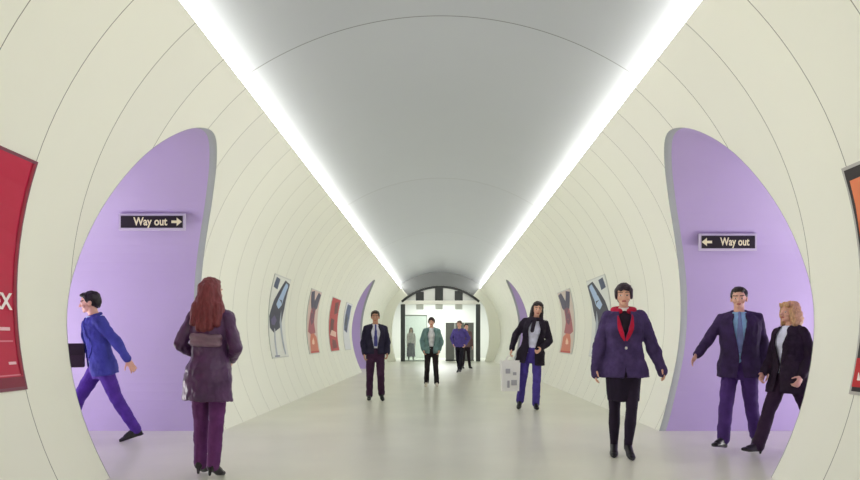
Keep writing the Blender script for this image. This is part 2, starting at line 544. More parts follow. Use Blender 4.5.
def remesh(V, F, voxel, smooth=3):
    """fuse overlapping closed shapes into one skin"""
    me = bpy.data.meshes.new('r'); me.from_pydata([tuple(v) for v in V], [], F)
    o = bpy.data.objects.new('r', me); COL.objects.link(o)
    md = o.modifiers.new('r', 'REMESH'); md.mode = 'VOXEL'; md.voxel_size = voxel; md.adaptivity = 0
    sm = o.modifiers.new('s', 'SMOOTH'); sm.factor = .5; sm.iterations = smooth
    dg = bpy.context.evaluated_depsgraph_get(); dg.update()
    ev = o.evaluated_get(dg)
    out = bpy.data.meshes.new_from_object(ev)
    V2 = [v.co.copy() for v in out.vertices]; N2 = [v.normal.copy() for v in out.vertices]
    F2 = [tuple(p.vertices) for p in out.polygons]
    bpy.data.objects.remove(o); bpy.data.meshes.remove(me); bpy.data.meshes.remove(out)
    return V2, F2, N2

def ruffle(V, N, amp, sc=(14, 14, 5), seed=0.0):
    return [v + n * (noise.fractal(Vector((v.x * sc[0] + seed, v.y * sc[1], v.z * sc[2])), 1.0, 2.0, 3) * amp) for v, n in zip(V, N)]

I3 = Matrix.Identity(3)
SKIN = mat('skin', (222, 172, 150), .5, var=.05, scale=20)
SKIN_D = mat('skin_tan', (190, 140, 116), .5, var=.05, scale=20)
M_eyew = mat('eye_white', (225, 222, 218), .3); M_eyed = mat('eye_dark', (40, 28, 24), .3)
M_lip = mat('lips', (176, 92, 88), .45)

class Fig:
    """a dressed figure: local frame faces -Y, +X is the figure's left, feet at z = 0 (standing height 1.75)"""
    def __init__(s, name, loc, yaw, height, pose, label, vox=.006, female=False, skin=SKIN, hairc=(40, 30, 30), group=None):
        s.root = empty('person', (loc[0], loc[1], 0), R_(yaw))
        tag(s.root, label, 'person', group)
        s.k = height / 1.75; s.vox = vox; s.f = female; s.skin = skin; s.seed = random.random() * 50
        s.parts = []; s.hairc = hairc
        p = dict(lean=2, side=0, twist=0, hy=0, hp=0, la=(0, 0), ll=(0, 5), lf=0, ra=(0, 0), rl=(0, 5), rf=0,
                 L=dict(u=(5, 9), f=(15, 3)), R=dict(u=(5, 9), f=(15, 3)), curl=25)
        p.update(pose); s.p = p
        s.T = Matrix.Rotation(R_(p['lean']), 4, 'X') @ Matrix.Rotation(R_(p['side']), 4, 'Y') @ Matrix.Rotation(R_(p['twist']), 4, 'Z')
        s.hip = Vector((0, 0, .93))
        s.TT = Matrix.Translation(s.hip) @ s.T @ Matrix.Translation(-s.hip)
        s.TB = s.TT.to_3x3()
        s.TI = s.TT.inverted()
        nk = Vector((0, .005, 1.50))
        s.HT = s.TT @ Matrix.Translation(nk) @ Matrix.Rotation(R_(p['hy']), 4, 'Z') @ Matrix.Rotation(R_(p['hp']), 4, 'X') @ Matrix.Translation(-nk)
        sw = .158 if female else .178
        s.sw = sw
        s.arm = {}
        for nm, sx in (('L', 1), ('R', -1)):
            sh = s.TT @ Vector((sx * sw, .01, 1.412))
            def dr(fl, ab):
                fl, ab = R_(fl), R_(ab)
                return (s.TB @ Vector((sx * math.sin(ab), -math.sin(fl) * math.cos(ab), -math.cos(fl) * math.cos(ab)))).normalized()
            el = sh + dr(*p[nm]['u']) * .285
            fd = dr(*p[nm]['f']); wr = el + fd * .25
            s.arm[nm] = (sh, el, wr, fd, sx)
        s.leg = {}
        for nm, sx, a, b, ft in (('L', 1, p['la'], p['ll'], p['lf']), ('R', -1, p['ra'], p['rl'], p['rf'])):
            h = s.hip + Vector((sx * .088, 0, -.02))
            def dl(fl, ab):
                fl, ab = R_(fl), R_(ab)
                return Vector((sx * math.sin(ab), -math.sin(fl) * math.cos(ab), -math.cos(fl) * math.cos(ab)))
            kn = h + dl(*a) * .43
            an = kn + dl(a[0] - b[0], a[1] if len(b) < 2 else b[1]) * .40
            s.leg[nm] = (h, kn, an, ft, sx)
    # torso rings in torso space: z -> (rx, ry, y offset)
    def ring(s, z):
        T = [(.78, .10, .085, .01), (.86, .165, .115, .01), (.94, .172, .12, .01), (1.02, .152, .108, .0), (1.09, .143, .1, -.005),
             (1.2, .155, .108, -.005), (1.3, .17, .118, -.005), (1.38, .172, .108, .0), (1.44, .14, .082, .005), (1.49, .07, .065, .005)]
        if s.f:
            T = [(.78, .11, .09, .01), (.86, .168, .118, .012), (.94, .17, .12, .01), (1.02, .142, .1, .0), (1.09, .126, .09, -.005),
                 (1.2, .14, .102, -.01), (1.29, .152, .122, -.02), (1.38, .152, .102, -.005), (1.44, .125, .078, .003), (1.49, .062, .06, .005)]
        if z <= T[0][0]: return T[0][1:]
        for a, b in zip(T, T[1:]):
            if z <= b[0]:
                t = (z - a[0]) / (b[0] - a[0]); t = t * t * (3 - 2 * t) * .5 + t * .5
                return tuple(a[i] + (b[i] - a[i]) * t for i in (1, 2, 3))
        return T[-1][1:]
    def add(s, name, V, F, m, N=None, mats=None, fmat=None, parent=None, solid=0):
        o = link(name, [Vector(v) * s.k for v in V], F, m, parent or s.root, smooth=True, mats=mats, fmat=fmat)
        if solid:
            md = o.modifiers.new('solid', 'SOLIDIFY'); md.thickness = solid; md.offset = -1
        s.parts.append(o); return o
    def relax(s, V, F, it=8):
        cnt = {}
        for f in F:
            for a, b in zip(f, f[1:] + f[:1]):
                k = (min(a, b), max(a, b)); cnt[k] = cnt.get(k, 0) + 1
        nb = {}
        for (a, b), c in cnt.items():
            if c == 1: nb.setdefault(a, []).append(b); nb.setdefault(b, []).append(a)
        for _ in range(it):
            new = {a: V[a] * .4 + (V[q[0]] + V[q[1]]) * .3 for a, q in nb.items() if len(q) == 2}
            for a, v in new.items(): V[a] = v
        return V
    def H(s, x, y, z): return s.HT @ Vector((x, y, z))
    def body(s):
        V, F = [], []
        loft(V, F, [(s.TT @ Vector((0, s.ring(z)[2], z)), s.ring(z)[0], s.ring(z)[1], s.TB) for z in (.78, .83, .88, .94, 1.0, 1.06, 1.12, 1.2, 1.28, 1.35, 1.4, 1.44, 1.47, 1.49)])
        for nm in 'LR':
            sh, el, wr, fd, sx = s.arm[nm]
            capsule(V, F, s.TT @ Vector((sx * .08, .005, 1.425)), sh, .062, .054 if not s.f else .046)
            capsule(V, F, sh, el, .052 if not s.f else .043, .040 if not s.f else .034)
            capsule(V, F, el, wr, .041 if not s.f else .034, .026 if not s.f else .022)
            s.hand(V, F, wr, fd, sx)
            h, kn, an, ft, sx = s.leg[nm]
            g = .84 if s.f else 1.0
            capsule(V, F, h, kn, .085 * g, .055 * g); capsule(V, F, kn, kn + (an - kn) * .4, .053 * g, .056 * g); capsule(V, F, kn + (an - kn) * .4, an, .056 * g, .034)
            d = Vector((0, -math.cos(R_(ft)), -math.sin(R_(ft))))
            capsule(V, F, an + Vector((0, 0, -.02)), an + d * .12 + Vector((sx * .012, 0, -.045)), .030, .020)
        capsule(V, F, s.TT @ Vector((0, .012, 1.44)), s.H(0, .0, 1.57), .056 if not s.f else .048, .052 if not s.f else .046)
        HB = s.HT.to_3x3()
        def el_(x, y, z, a, b, c, n=14): ellipsoid(V, F, Matrix.Translation(s.H(x, y, z)) @ HB.to_4x4(), a, b, c, n)
        el_(0, .005, 1.665, .075, .095, .088, 20)
        el_(0, -.028, 1.625, .064, .07, .085, 18)
        el_(0, -.045, 1.572, .047, .05, .042)
        el_(0, -.085, 1.548, .022, .016, .016)
        capsule(V, F, s.H(0, -.094, 1.65), s.H(0, -.117, 1.612), .009, .014)
        el_(0, -.108, 1.61, .019, .013, .009)
        for sx in (-1, 1):
            el_(sx * .077, .005, 1.625, .011, .02, .032)
            el_(sx * .031, -.082, 1.638, .015, .013, .011)
            el_(sx * .032, -.086, 1.662, .024, .011, .008)
            el_(sx * .042, -.066, 1.605, .022, .022, .02)
        el_(0, -.094, 1.582, .024, .011, .006); el_(0, -.092, 1.571, .02, .011, .007)
        V, F, N = remesh(V, F, s.vox, 2)
        HI = s.HT.inverted(); fm = []
        for f in F:
            c = HI @ (sum((V[i] for i in f), Vector()) / len(f)); i = 0
            if c.z > 1.5 and c.y < -.05:
                ax = abs(c.x)
                if abs(ax - .031) < .012 and abs(c.z - 1.637) < .0055: i = 2 if abs(ax - .031) < .006 else 1
                elif abs(ax - .033) < .024 and abs(c.z - 1.666) < .0042: i = 4
                elif ax < .02 and abs(c.z - 1.577) < .0075 and c.y < -.07: i = 3
            fm.append(i)
        hm = mat('hair_%d_%d_%d' % s.hairc, s.hairc, .5, var=.3, scale=30, bump=.4, bscale=40, stretch=(3, 3, .6))
        s.hm = hm
        s.add('body', V, F, None, mats=[s.skin, M_eyew, M_eyed, M_lip, hm], fmat=fm)
        return s
    def hand(s, V, F, w, d, sx):
        inn = s.TB @ Vector((-sx, 0, 0))
        n = (inn - d * inn.dot(d))
        if n.length < .2: n = s.TB @ Vector((0, 0, -1)); n = n - d * n.dot(d)
        n.normalize()
        t = d.cross(n); fw = s.TB @ Vector((0, -1, 0)) + Vector((0, 0, .3))
        if t.dot(fw) < 0: t = -t
        B = Matrix((t, n, d)).transposed()
        ellipsoid(V, F, Matrix.Translation(w + d * .05) @ B.to_4x4(), .04, .017, .058)
        c = R_(s.p['curl'])
        for i, (o, L) in enumerate(((.031, .07), (.0105, .078), (-.0105, .072), (-.031, .057))):
            p = w + d * .088 + t * o; ang = c * .5; dd = (d + t * o * 3.0).normalized()
            for q, fr in enumerate((.45, .32, .23)):
                dirn = dd * math.cos(ang) + n * math.sin(ang)
                e = p + dirn * L * fr
                capsule(V, F, p, e, .0092 - .0008 * q, .0085 - .0008 * q, n=8); p = e; ang += c * (.9 + .12 * i)
        p = w + d * .028 + t * .03; dd = (d * .62 + t * .7 + n * .25).normalized()
        for L, r in ((.045, .0125), (.034, .0095)):
            e = p + dd * L; capsule(V, F, p, e, r, r * .85, n=8); p = e; dd = (dd + d * .5 + n * .2).normalized()
    def shoes(s, m, heel=0.0, rad=1.0):
        for nm in 'LR':
            h, kn, an, ft, sx = s.leg[nm]
            V, F = [], []
            a = R_(ft); d = Vector((sx * .10, -math.cos(a), -math.sin(a))).normalized(); u = Vector((0, -math.sin(a), math.cos(a)))
            B = Matrix((u.cross(d) * 1.0, d, u)).transposed()
            def P(y, z): return an + d * y + u * z
            drop = -.085
            loft(V, F, [(P(-.055, drop + .03 + heel), .026, .03, B @ Matrix.Rotation(PI / 2, 3, 'X')),
                        (P(-.03, drop + .042 + heel * .9), .036, .042, B @ Matrix.Rotation(PI / 2, 3, 'X')),
                        (P(.04, drop + .04 + heel * .5), .037, .04, B @ Matrix.Rotation(PI / 2, 3, 'X')),
                        (P(.11, drop + .03), .044, .03, B @ Matrix.Rotation(PI / 2, 3, 'X')),
                        (P(.17, drop + .024), .038, .024, B @ Matrix.Rotation(PI / 2, 3, 'X')),
                        (P(.205, drop + .018), .018, .016, B @ Matrix.Rotation(PI / 2, 3, 'X'))], 14)
            capsule(V, F, P(-.012, -.03 + heel * .5), P(-.005, .05 + heel * .5), .040 * rad, .042 * rad); capsule(V, F, P(0, .0), P(.12, -.045), .041, .034)
            if heel:
                capsule(V, F, P(-.04, drop + .02 + heel), P(-.045, drop + .012), .02, .012)
            else:
                ellipsoid(V, F, Matrix.Translation(P(-.03, drop + .012)) @ B.to_4x4(), .034, .04, .014)
            V, F, N = remesh(V, F, s.vox, 2)
            s.add('shoe', V, F, m)
        return s
    def trousers(s, m, r=1.0, flare=.06, top=1.02):
        V, F = [], []
        zs = [.752, .80, .84, .88, .93, .98, top]
        loft(V, F, [(s.TT @ Vector((0, s.ring(z)[2], z)) if z > .93 else Vector((0, s.ring(z)[2], z)), s.ring(z)[0] + .014, s.ring(z)[1] + .014, s.TB if z > .93 else I3) for z in zs])
        for nm in 'LR':
            h, kn, an, ft, sx = s.leg[nm]
            capsule(V, F, h, kn, .097 * r, .071 * r); capsule(V, F, kn, kn + (an - kn) * .985, .071 * r, flare * r)
        V, F, N = remesh(V, F, s.vox * 1.2, 3)
        V = ruffle(V, N, .007, (9, 9, 11), s.seed)
        s.add('trousers', V, F, m); return s
    def skirt(s, m, z0, w0, d0, top=1.02):
        V, F = [], []
        zs = [z0 + (.93 - z0) * i / 5 for i in range(6)]
        R = []
        for z in zs:
            t = (z - z0) / (.93 - z0)
            R.append((Vector((0, .0, z)), w0 + (.19 - w0) * t, d0 + (.135 - d0) * t, I3))
        R.append((s.TT @ Vector((0, 0, top)), .158, .116, s.TB))
        loft(V, F, R)
        V, F, N = remesh(V, F, s.vox * 1.3, 2)
        V = ruffle(V, N, .012, (12, 12, 2), s.seed)
        s.add('skirt', V, F, m); return s
    def tights(s, m):
        for nm in 'LR':
            h, kn, an, ft, sx = s.leg[nm]
            V, F = [], []
            capsule(V, F, h + (kn - h) * .3, kn, .078, .058); capsule(V, F, kn, kn + (an - kn) * .4, .056, .059); capsule(V, F, kn + (an - kn) * .4, an, .059, .037)
            V, F, N = remesh(V, F, s.vox * 1.2, 2)
            s.add('stocking', V, F, m)
        return s
    def shirt(s, m, infl=.012, top=1.485, sleeves=False, low=.92):
        V, F = [], []
        zs = [low + (top - low) * i / 10 for i in range(11)]
        loft(V, F, [(s.TT @ Vector((0, s.ring(z)[2], z)), s.ring(z)[0] + infl, s.ring(z)[1] + infl, s.TB) for z in zs])
        for nm in 'LR':
            sh, el, wr, fd, sx = s.arm[nm]
            capsule(V, F, s.TT @ Vector((sx * .07, .005, 1.415)), sh if sleeves else s.TT @ Vector((sx * .12, .005, 1.405)), .06, .052)
            if sleeves: capsule(V, F, sh, el, .06, .05); capsule(V, F, el, wr - fd * .01, .05, .034)
        # collar band
        capsule(V, F, s.TT @ Vector((0, .016, 1.43)), s.TT @ Vector((0, .012, 1.465)), .07, .063)
        V, F, N = remesh(V, F, s.vox * 1.2, 2)
        s.add('shirt', V, F, m); s.sh = (V, F, N); return s
    def from_shell(s, name, src, pred, m, off, solid=.005, parent=None):
        V, F, N = src
        keep = []; idx = {}
        L = [s.TI @ v for v in V]; LN = [s.TB.transposed() @ n for n in N]
        ok = [pred(l, n) for l, n in zip(L, LN)]
        NV, NF = [], []
        for f in F:
            if all(ok[i] for i in f):
                q = []
                for i in f:
                    if i not in idx: idx[i] = len(NV); NV.append(V[i] + N[i] * off)
                    q.append(idx[i])
                NF.append(tuple(q))
        # keep the largest connected patch only
        par = list(range(len(NV)))
        def find(i):
            while par[i] != i: par[i] = par[par[i]]; i = par[i]
            return i
        for q in NF:
            for i in q[1:]: par[find(i)] = find(q[0])
        cnt = {}
        for q in NF: cnt[find(q[0])] = cnt.get(find(q[0]), 0) + 1
        if cnt:
            best = max(cnt, key=cnt.get); NF = [q for q in NF if find(q[0]) == best]
            us = sorted({i for q in NF for i in q}); mp = {i: j for j, i in enumerate(us)}
            NV = [NV[i] for i in us]; NF = [tuple(mp[i] for i in q) for q in NF]
        if NF: return s.add(name, s.relax(NV, NF), NF, m, solid=solid, parent=parent)
    def tie(s, m, low=1.06):
        s.from_shell('tie', s.sh, lambda l, n: n.y < -.2 and abs(l.x) < (.018 + .022 * max(0, min(1, (1.45 - l.z) / .3))) and low < l.z < 1.485, m, .009)
        return s
    def jacket(s, m, hem=.80, infl=.034, flare=.0, vz=1.10, vw=.10, open_w=0.0, lapel=None, collar=None, name='jacket', slv=1.0, sleeve_end=.0, waist=0.0, puff=.012, lapelw=.05, collar_r=.078, collar_z=1.482, collar_t=.020):
        V, F = [], []
        zs = [hem + (1.47 - hem) * i / 14 for i in range(15)]
        R = []
        for z in zs:
            rx, ry, yo = s.ring(max(z, .90))
            t = max(0, (1.0 - z)) / .3
            wv = waist * math.exp(-((z - 1.07) / .09) ** 2)
            R.append((s.TT @ Vector((0, yo, z)), rx + infl + flare * t - wv, ry + infl * .9 + flare * t * .8 - wv, s.TB))
        loft(V, F, R)
        for nm in 'LR':
            sh, el, wr, fd, sx = s.arm[nm]
            a = .9 if s.f else 1.0
            capsule(V, F, s.TT @ Vector((sx * .06, .005, 1.435)), sh, .068, .060 * a)
            capsule(V, F, sh, el, .063 * a * slv, .058 * a * slv); capsule(V, F, el, wr - fd * (.012 - sleeve_end), .060 * a * slv, .046 * a * slv)
        V, F, N = remesh(V, F, s.vox * 1.2, 3)
        V = ruffle(V, N, puff, (10, 10, 8), s.seed)
        s.jk = (V, F, N)
        L = [s.TI @ v for v in V]
        def vhalf(z):
            if z >= vz:
                h = open_w + vw * min(1, (z - vz) / (1.46 - vz))
                return min(h, .10 - .04 * max(0, min(1, (z - 1.33) / .10)))
            return open_w + (.25 * (vz - z) ** 1.5 if open_w else .2 * max(0, .96 - z) ** 1.3)
        def cut(l):
            if abs(l.x) > .2: return False
            if l.z > 1.435 and math.hypot(l.x, l.y - .01) < .066: return True
            return l.y < .02 and abs(l.x) < vhalf(l.z) and l.z < 1.50
        NF = [f for f in F if not all(cut(L[i]) for i in f)]
        used = sorted({i for f in NF for i in f}); mp = {i: j for j, i in enumerate(used)}
        NF = [tuple(mp[i] for i in f) for f in NF]
        o = s.add(name, s.relax([V[i] for i in used], NF), NF, m, solid=.007)
        s.jo = o
        for sg in (-1, 1):
            s.from_shell('lapel', s.jk, lambda l, n: n.y < .1 and 0 < l.x * sg < .17 and vz - .02 < l.z < 1.47 and vhalf(l.z) - .004 < abs(l.x) < vhalf(l.z) + .006 + lapelw * math.sin(PI * min(1, max(0, (l.z - vz + .03) / (1.47 - vz))) ** .8) and l.y < .0,
                         lapel or m, .008, .006, o)
        # collar: a ring round the back of the neck
        V, F = [], []
        n = 18
        for i in range(n):
            a0 = R_(-60 + 300 * i / n); a1 = R_(-60 + 300 * (i + 1) / n)
            r = collar_r
            p = s.TT @ Vector((r * math.cos(a0), .012 + r * .85 * math.sin(a0), collar_z + .016 * math.sin(a0))); q = s.TT @ Vector((r * math.cos(a1), .012 + r * .85 * math.sin(a1), collar_z + .016 * math.sin(a1)))
            capsule(V, F, p, q, collar_t, collar_t, n=8)
        V, F, N = remesh(V, F, s.vox, 2)
        s.add('collar', V, F, collar or m, parent=o)
        return s
    def hair(s, style):
        V, F = [], []
        HB = s.HT.to_3x3().to_4x4()
        def el_(x, y, z, a, b, c, n=18): ellipsoid(V, F, Matrix.Translation(s.H(x, y, z)) @ HB, a, b, c, n)
        el_(0, .018, 1.688, .083, .098, .078)
        el_(0, .045, 1.655, .080, .075, .085)
        el_(0, -.045, 1.728, .06, .045, .026)
        if style in ('short', 'parted'):
            for sx in (-1, 1): el_(sx * .07, .012, 1.67, .015, .05, .045)
            el_(.02, -.055, 1.732, .045, .035, .02)
            el_(0, .06, 1.60, .055, .04, .045)
        if style == 'fringe':
            for sx in (-1, 1): el_(sx * .072, .0, 1.655, .017, .06, .06); el_(sx * .03, -.078, 1.705, .034, .025, .028)
            el_(0, .06, 1.60, .065, .045, .055)
        if style == 'bob':
            for sx in (-1, 1):
                el_(sx * .078, .0, 1.62, .032, .07, .10); el_(sx * .085, .01, 1.53, .038, .06, .07); el_(sx * .045, -.068, 1.715, .04, .03, .028)
                el_(sx * .06, .05, 1.56, .05, .055, .1)
            el_(0, .075, 1.56, .09, .06, .12)
        if style == 'long':
            for sx in (-1, 1):
                capsule(V, F, s.H(sx * .068, .005, 1.67), s.TT @ Vector((sx * .085, .0, 1.42)), .032, .036)
                capsule(V, F, s.H(sx * .05, .06, 1.64), s.TT @ Vector((sx * .08, .085, 1.32)), .05, .036)
                el_(sx * .045, -.066, 1.712, .038, .03, .026)
            capsule(V, F, s.H(0, .07, 1.64), s.TT @ Vector((0, .11, 1.33)), .06, .045)
        if style == 'mane':
            for sx in (-1, 1):
                capsule(V, F, s.H(sx * .05, .03, 1.68), s.TT @ Vector((sx * .10, .05, 1.46)), .045, .05)
                capsule(V, F, s.TT @ Vector((sx * .09, .07, 1.50)), s.TT @ Vector((sx * .105, .115, 1.35)), .055, .035)
                capsule(V, F, s.H(sx * .03, .07, 1.66), s.TT @ Vector((sx * .05, .125, 1.31)), .055, .035)
            capsule(V, F, s.H(0, .075, 1.66), s.TT @ Vector((0, .13, 1.30)), .06, .035)
        V, F, N = remesh(V, F, s.vox * 1.1, 2)
        amp = .012 if style in ('bob',) else .008
        V = ruffle(V, N, amp, (34, 34, 12 if style != 'bob' else 26), s.seed)
        s.add('hair', V, F, s.hm); return s
    def piece(s, name, fn, m, vox=None, sm=2, parent=None):
        V, F = [], []
        fn(V, F); V, F, N = remesh(V, F, vox or s.vox, sm)
        return s.add(name, V, F, m, parent=parent)
    def done(s):
        zs = [v.co.z for o in s.parts if o.name.startswith('shoe') for v in o.data.vertices]
        dz = min(zs); s.dz = dz
        for o in s.parts:
            for v in o.data.vertices: v.co.z -= dz
        return s
    def world(s, v):
        return Matrix.Translation(s.root.location) @ Matrix.Rotation(s.root.rotation_euler[2], 4, 'Z') @ (Vector(v) * s.k - Vector((0, 0, s.dz)))

def cloth(name, rgb, rough=.8, var=.18, scale=12, bump=.25, spec=.25): return mat(name, rgb, rough, var=var, scale=scale, bump=bump, bscale=45, spec=spec)
M_shoe = mat('black_shoe_leather', (26, 24, 28), .35)

# 1 woman seen from behind, long auburn hair, dark leather coat
f = Fig('a', (-2.02, 5.67), 176, 1.70, dict(lean=0, side=-2, hy=-12, la=(5, 0), ll=(8, 0), ra=(-3, -1), rl=(6, -1), lf=5, rf=10,
        L=dict(u=(-6, 20), f=(62, -26)), R=dict(u=(-4, 20), f=(55, -26)), curl=40),
        'person with long auburn hair seen from behind in dark leather coat', .0055, True, hairc=(112, 44, 52))
M_leather = mat('plum_leather', (76, 42, 86), .4, var=.25, scale=9, bump=.35, bscale=18, spec=.45)
f.body().shoes(M_shoe, .045).trousers(cloth('plum_trousers', (98, 48, 104)), .95, .06)
f.shirt(cloth('dark_top', (40, 30, 42))).jacket(M_leather, hem=.66, infl=.036, flare=.02, vz=1.40, vw=.03, name='coat', waist=.0, slv=1.05, puff=.014)
def pale_band(V, F):  # rounded paler strip laid across the back of the coat
    for i in range(24):
        a0, a1 = R_(50 + 80 * (i % 12) / 12), R_(50 + 80 * (i % 12 + 1) / 12)
        z = 1.225 - .05 * (i // 12)
        rx, ry, yo = f.ring(z)
        p = f.TT @ Vector(((rx + .035) * math.cos(a0), yo + (ry + .025) * math.sin(a0), z)); q = f.TT @ Vector(((rx + .035) * math.cos(a1), yo + (ry + .025) * math.sin(a1), z))
        capsule(V, F, p, q, .036, .036, flat=1, n=8)
yk = f.piece('back_band', pale_band, mat('mauve_band', (120, 92, 112), .35, var=.2, scale=10), parent=f.jo); yk['label'] = 'paler mauve band across the back of the coat'
f.hair('mane').done()

# 2 man striding left in blue jacket
f = Fig('b', (-3.98, 7.62), -54, 1.79, dict(lean=8, hy=-20, hp=4, la=(-21, 2), ll=(8, 2), lf=14, ra=(30, 0), rl=(12, 0), rf=-8,
        L=dict(u=(-30, 10), f=(-20, 12)), R=dict(u=(12, 8), f=(78, -4)), curl=25),
        'person in blue jacket and violet trousers striding left past lilac wall', .0065, hairc=(34, 26, 30))
f.body().shoes(M_shoe).trousers(cloth('violet_trousers', (84, 50, 150)), 1.0, .062)
f.shirt(cloth('pale_blue_shirt', (176, 200, 232))).jacket(cloth('blue_jacket', (68, 70, 160), var=.3, scale=5), hem=.80, infl=.036, flare=.02, vz=1.02, vw=.05, open_w=.085)
f.hair('short').done(); f2 = f

# 3 man in dark suit, mid distance left
f = Fig('c', (-1.28, 12.8), 8, 1.75, dict(lean=-2, hp=8, hy=-5, la=(18, 1), ll=(36, 3), lf=16, ra=(-3, 3), rl=(3, 1), rf=0,
        L=dict(u=(0, 13), f=(30, -4)), R=dict(u=(0, 13), f=(22, -4)), curl=40),
        'person in dark suit with white shirt and blue tie walking near left wall', .008, skin=SKIN_D, hairc=(40, 34, 26))
f.body().shoes(M_shoe).trousers(cloth('maroon_trousers', (62, 34, 62)), 1.02, .064)
f.shirt(cloth('white_shirt', (226, 226, 234))).tie(cloth('blue_tie', (74, 74, 140)), 1.04).jacket(cloth('charcoal_suit', (40, 36, 58)), hem=.90, infl=.036, flare=.02, vz=1.0, vw=.085, open_w=.035)
f.hair('short').done()

# 4 person in teal jacket in the middle
f = Fig('d', (-.23, 16.6), 0, 1.75, dict(lean=1, hp=3, la=(3, 3), ll=(4, 3), ra=(-3, 3), rl=(6, 3), lf=0, rf=4,
        L=dict(u=(-6, 20), f=(24, -12)), R=dict(u=(-6, 20), f=(24, -12)), curl=40),
        'person in open teal jacket and dark trousers in the middle of the tunnel', .009, True, hairc=(56, 36, 40))
f.body().shoes(mat('cream_shoe', (214, 206, 196), .5)).trousers(cloth('black_trousers', (40, 32, 38)), .98, .066)
f.shirt(cloth('white_shirt', (226, 226, 234)), low=.95).jacket(cloth('teal_jacket', (112, 142, 144)), hem=.84, infl=.046, flare=.02, vz=.95, vw=.08, open_w=.045, slv=1.18)
f.hair('fringe').done()

# 5 person in purple jacket, far right of centre
f = Fig('e', (.70, 23.6), -18, 1.86, dict(lean=2, hy=-10, hp=6, la=(14, -2), ll=(6, -2), lf=-4, ra=(-10, 0), rl=(10, 0), rf=14,
        L=dict(u=(-14, 24), f=(30, -18)), R=dict(u=(-14, 26), f=(30, -20)), curl=40),
        'person in purple jacket and black trousers in front of grey far screen', .011, hairc=(92, 66, 62))
f.body().shoes(M_shoe).trousers(cloth('near_black_trousers', (28, 26, 40)), .95, .06)
f.shirt(cloth('grey_top', (96, 92, 120))).jacket(cloth('purple_jacket', (88, 76, 152)), hem=.86, infl=.044, vz=1.36, vw=.05, slv=1.15)
f.hair('short').done()

# 6 woman with white shopping bag
f = Fig('f', (1.55, 11.1), -8, 1.83, dict(lean=3, side=8, hy=8, hp=4, la=(8, 0), ll=(10, -2), lf=-2, ra=(-6, 6), rl=(14, 8), rf=14,
        L=dict(u=(-4, 22), f=(52, -28)), R=dict(u=(-6, 28), f=(24, 6)), curl=55),
        'person in black jacket and blue trousers carrying a white shopping bag', .007, True, hairc=(38, 28, 36))
f.body().shoes(M_shoe).trousers(cloth('bright_blue_trousers', (76, 62, 146)), .92, .07)
f.shirt(cloth('white_blouse', (214, 216, 236)), low=.9).jacket(cloth('black_jacket', (38, 30, 46)), hem=.74, infl=.044, flare=.04, vz=1.0, vw=.075, open_w=.055, slv=1.15)
def scarf(V, F):
    for i in range(16):
        a0, a1 = 2 * PI * i / 16, 2 * PI * (i + 1) / 16
        capsule(V, F, f.TT @ Vector((.085 * math.cos(a0), .0 + .08 * math.sin(a0), 1.485 - .015 * math.sin(-a0))), f.TT @ Vector((.085 * math.cos(a1), .08 * math.sin(a1), 1.485 - .015 * math.sin(-a1))), .032, .032, n=8)
    capsule(V, F, f.TT @ Vector((-.02, -.10, 1.46)), f.TT @ Vector((-.035, -.15, 1.28)), .034, .03)
f.piece('scarf', scarf, cloth('dark_scarf', (46, 36, 52)))
f.hair('long').done(); f6 = f

# 7 person in dark coat with red collar
f = Fig('g', (1.88, 6.67), -9, 1.755, dict(lean=0, hy=-5, hp=3, la=(14, -3), ll=(22, -4), lf=8, ra=(-4, 0), rl=(4, 0), rf=4,
        L=dict(u=(-2, 24), f=(6, 20)), R=dict(u=(2, 16), f=(4, 8)), curl=30),
        'person in dark purple coat with red collar, black skirt and black tights', .0055, True, hairc=(48, 32, 44))
f.body().shoes(M_shoe, .03).tights(cloth('black_tights', (34, 22, 44), .7)).skirt(cloth('black_skirt', (34, 24, 44)), .56, .155, .12)
M_red = cloth('red_collar', (182, 28, 62))
f.shirt(cloth('dark_jumper', (44, 30, 46)), low=.96)
M_wcol = cloth('white_collar', (232, 228, 226))
f.from_shell('shirt_collar', f.sh, lambda l, n: l.z > 1.475 - .3 * abs(l.x) + (.03 if l.y > .02 else 0) and abs(l.x) < .085 and (l.z > 1.44), M_wcol, .007)
f.jacket(cloth('dark_purple_coat', (70, 54, 98), var=.3, scale=10), hem=.80, infl=.052, flare=.06, vz=1.18, vw=.075, lapel=M_red, collar=M_red, name='coat', slv=1.28, sleeve_end=.07, puff=.016, lapelw=.042, collar_r=.10, collar_z=1.484, collar_t=.034)
def tag_(V, F): ellipsoid(V, F, Matrix.Translation(f.TT @ Vector((.0, -.205, 1.10))), .014, .008, .016)
f.piece('toggle', tag_, mat('pale_button', (210, 206, 200), .4), .004, parent=f.jo)
f.hair('fringe').done()

# 8 man of the couple, arm held out
f = Fig('h', (3.22, 7.0), -46, 1.73, dict(lean=1, twist=24, hy=-4, hp=4, la=(-12, 0), ll=(10, 0), lf=20, ra=(18, 0), rl=(6, 0), rf=-8,
        L=dict(u=(-8, 12), f=(12, 6)), R=dict(u=(16, 30), f=(48, 26)), curl=18),
        'person in dark suit with pale blue shirt holding one arm out sideways', .006, hairc=(36, 28, 28))
f.body().shoes(M_shoe).trousers(cloth('indigo_trousers', (74, 46, 112)), 1.02, .064)
f.shirt(cloth('sky_shirt', (150, 190, 232))).tie(cloth('grey_blue_tie', (122, 134, 186)), 1.04).jacket(cloth('aubergine_suit', (56, 38, 78), var=.25), hem=.78, infl=.050, flare=.025, vz=1.02, vw=.075, open_w=.012)
f.hair('short').done()

